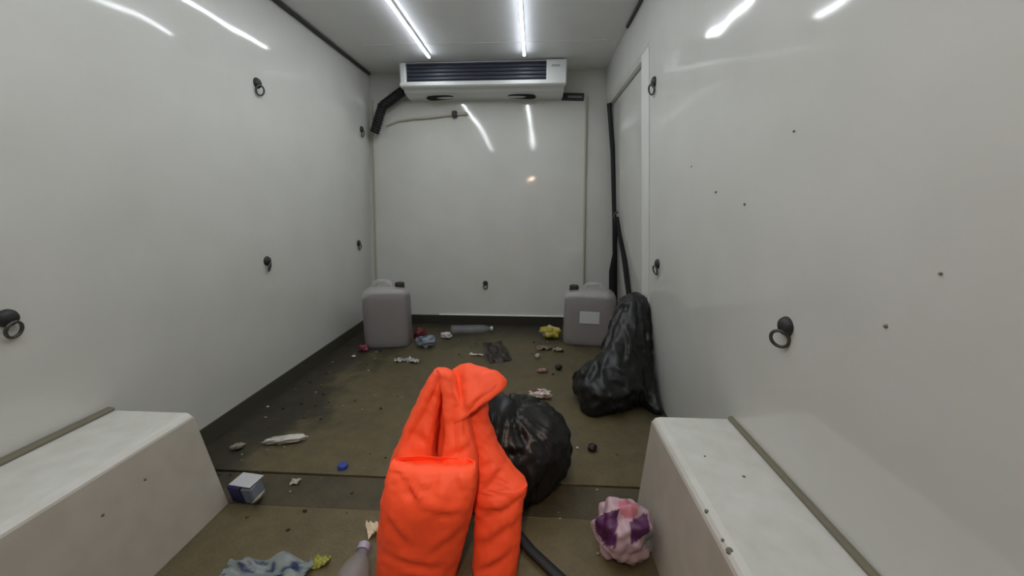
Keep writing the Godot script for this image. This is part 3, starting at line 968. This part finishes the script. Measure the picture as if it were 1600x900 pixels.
	s.lathe(Vector3.ZERO, Basis().scaled(Vector3(1, 1, 0.8)), [Vector2(0, -0.13), Vector2(0.03, -0.13), Vector2(0.034, -0.11), Vector2(0.026, -0.06), Vector2(0.034, -0.02), Vector2(0.03, 0.03), Vector2(0.034, 0.05), Vector2(0.026, 0.08), Vector2(0.013, 0.105), Vector2(0.012, 0.12)], 22)
	put("body", s, M.bottle, bt)
	s = Shape.new()
	s.lathe(Vector3.ZERO, Basis(), [Vector2(0.014, 0.115), Vector2(0.014, 0.13), Vector2(0, 0.131)], 14)
	put("cap", s, M.paper_label, bt)
	litter("paper_scrap", "thin white strip left of the dark brown cardboard", "paper scrap", sheet(0.075, 0.018, 0.01, 125, white, grey, 0.2), Vector3(-0.305, 0.0, -1.935), -6)
	litter("foil_wrapper", "flat silvery wrapper in front of the blue pouch, left of its pair", "wrapper", sheet(0.06, 0.04, 0.012, 126, Color(0.7, 0.69, 0.64), Color(0.3, 0.33, 0.42), 0.3), Vector3(-0.69, 0.0, -1.84), 20)
	litter("foil_wrapper", "flat pale wrapper with a folded end, in front of the blue pouch", "wrapper", sheet(0.075, 0.04, 0.014, 127, Color(0.74, 0.73, 0.68), Color(0.4, 0.42, 0.45), 0.3), Vector3(-0.625, 0.0, -1.835), -25)
	litter("yellow_wrapper", "crumpled yellow wrapper at the left foot of the right jerrycan", "wrapper", lump(Vector3(0.14, 0.085, 0.08), 128, Color(0.66, 0.6, 0.2), Color(0.74, 0.68, 0.5), 0.2, 20), Vector3(0.105, 0.0, -2.23), -20)
	litter("paper_scrap", "dull flat paper in front of the yellow wrapper", "paper scrap", sheet(0.085, 0.05, 0.02, 129, Color(0.46, 0.42, 0.35), Color(0.4, 0.36, 0.3), 0.3), Vector3(0.06, 0.0, -2.05), 12)
	litter("paper_scrap", "pale paper bit in front of the right jerrycan", "paper scrap", sheet(0.06, 0.03, 0.02, 130, Color(0.6, 0.56, 0.5), grey, 0.2), Vector3(0.14, 0.0, -2.02), -15)
	litter("paper_scrap", "tiny white curl on the floor below the yellow wrapper", "paper scrap", lump(Vector3(0.032, 0.026, 0.022), 131, white, grey, 0.2, 9), Vector3(0.022, 0.0, -1.92), 40)
	litter("pink_wrapper", "small pink and white wrapper left of the black scrap", "wrapper", lump(Vector3(0.055, 0.02, 0.035), 132, Color(0.66, 0.55, 0.5), Color(0.5, 0.3, 0.28), 0.35, 12), Vector3(0.045, 0.0, -1.745), 10)
	litter("paper_scrap", "yellowish scrap behind the red rag", "paper scrap", lump(Vector3(0.06, 0.018, 0.03), 133, Color(0.5, 0.42, 0.25), Color(0.4, 0.33, 0.2), 0.3, 10), Vector3(-0.7, 0.0, -2.25), 0)
	# crumbs that nobody could count
	var rng := RandomNumberGenerator.new()
	rng.seed = 90
	var mm := MultiMesh.new()
	mm.transform_format = MultiMesh.TRANSFORM_3D
	mm.use_colors = true
	var bit := lump(Vector3(0.013, 0.006, 0.009), 5, Color.WHITE, Color(0.9, 0.9, 0.9), 0.3, 4)
	mm.mesh = bit.mesh()
	mm.instance_count = 170
	var tints := [Color(0.6, 0.57, 0.48), Color(0.75, 0.73, 0.68), Color(0.5, 0.47, 0.22), Color(0.36, 0.3, 0.22), Color(0.16, 0.14, 0.11), Color(0.12, 0.11, 0.09)]
	for n in mm.instance_count:
		var x := -1.07 + 1.5 * pow(rng.randf(), 1.35)
		var z := -0.70 - 1.72 * rng.randf()
		while (z > -0.92 and (x < -0.80 or x > 0.26)) or (z < -1.25 and z > -1.72 and x > 0.15):
			x = -1.07 + 1.5 * rng.randf()
			z = -0.70 - 1.72 * rng.randf()
		var dip := -0.004 if z > -0.985 and z < -0.855 else 0.0
		mm.set_instance_transform(n, Transform3D(turned(rng.randf() * 360.0).scaled(Vector3.ONE * rng.randf_range(0.4, 1.25)), Vector3(x, dip, z)))
		mm.set_instance_color(n, lin(tints[rng.randi() % tints.size()]))
	var crumbs := MultiMeshInstance3D.new()
	crumbs.name = "floor_debris"
	crumbs.multimesh = mm
	crumbs.material_override = M.printed
	add_child(crumbs)
	tag(crumbs, "crumbs and specks scattered over the dirty floor", "debris")
	crumbs.set_meta("kind", "stuff")


# What lies behind the camera: the van stands open at the rear, with an unseen lamp guessed from its reflection in the bulkhead.
func build_outside() -> void:
	structure("ground", shape_box(Vector3(-0.3, -0.75, 6.0), Vector3(24, 0.1, 26)), mat(Color(0.36, 0.34, 0.33), 0.9))
	var lamp := thing("unseen_lamp", "unseen warm lamp behind the camera, known only by its reflection, with an added beam", "lamp", Vector3(-0.07, 1.1, 0.12))  # only its reflection is known; cord and housing are assumed
	var s := Shape.new()
	s.tube([Vector3(0, 0.07, 0), Vector3(0, 0.27, 0.004), Vector3(0, CEILING - 1.1, 0)], [0.004], 8)
	put("cord", s, M.black_rubber, lamp)
	var tilt := turned(8, -53)
	s = Shape.new()
	s.lathe(Vector3.ZERO, tilt * Basis(Vector3.RIGHT, -PI / 2), [Vector2(0, -0.07), Vector2(0.025, -0.07), Vector2(0.03, -0.02), Vector2(0.045, 0.0), Vector2(0.045, 0.012), Vector2(0.03, 0.008), Vector2(0, 0.004)], 20)
	put("housing", s, M.ring_cup, lamp)
	var m := mat(Color(1, 0.9, 0.8), 0.5)
	m.emission_enabled = true
	m.emission = Color(1.0, 0.84, 0.72)
	m.emission_energy_multiplier = 50.0
	s = Shape.new()
	s.lathe(Vector3.ZERO, tilt * Basis(Vector3.RIGHT, -PI / 2), [Vector2(0.03, 0.01), Vector2(0.03, 0.02), Vector2(0.022, 0.032), Vector2(0, 0.037)], 20)
	put("bulb", s, m, lamp)
	var l := SpotLight3D.new()  # added spot, aimed at the orange garment to brighten it
	l.name = "beam"
	l.basis = tilt
	l.position = tilt * Vector3(0, 0, -0.045)
	l.light_color = Color(1.0, 0.86, 0.76)
	l.light_energy = 0.62
	l.light_size = 0.03
	l.spot_angle = 26.0
	l.spot_angle_attenuation = 1.0
	l.spot_range = 20.0
	l.spot_attenuation = 2.0
	l.shadow_enabled = true
	lamp.add_child(l)


func _ready() -> void:
	var cam := Camera3D.new()
	cam.name = "camera"
	cam.fov = rad_to_deg(2.0 * atan(450.0 / 600.0))
	cam.near = 0.02
	cam.far = 60.0
	cam.position = Vector3(0, 0.8, 0)
	cam.rotation_degrees = Vector3(-12.316, 3.355, 0)
	add_child(cam)
	cam.current = true

	var sky := ProceduralSkyMaterial.new()
	sky.sky_top_color = Color(0.30, 0.31, 0.36)
	sky.sky_horizon_color = Color(0.52, 0.46, 0.45)
	sky.ground_bottom_color = Color(0.2, 0.19, 0.18)
	sky.ground_horizon_color = Color(0.4, 0.36, 0.35)
	sky.sun_angle_max = 1.0
	var env := Environment.new()
	env.background_mode = Environment.BG_SKY
	env.sky = Sky.new()
	env.sky.sky_material = sky
	env.background_energy_multiplier = 0.35
	env.tonemap_mode = Environment.TONE_MAPPER_LINEAR
	env.tonemap_exposure = 0.77
	env.sdfgi_enabled = true
	env.ssao_enabled = true
	env.ssil_enabled = true
	var we := WorldEnvironment.new()
	we.name = "world"
	we.environment = env
	add_child(we)

	make_materials()
	build_shell()
	build_light_strips()
	build_cooling_unit()
	build_wheel_boxes()
	build_rings()
	build_cans()
	build_bags()
	build_garment()
	build_strap()
	build_litter()
	build_outside()
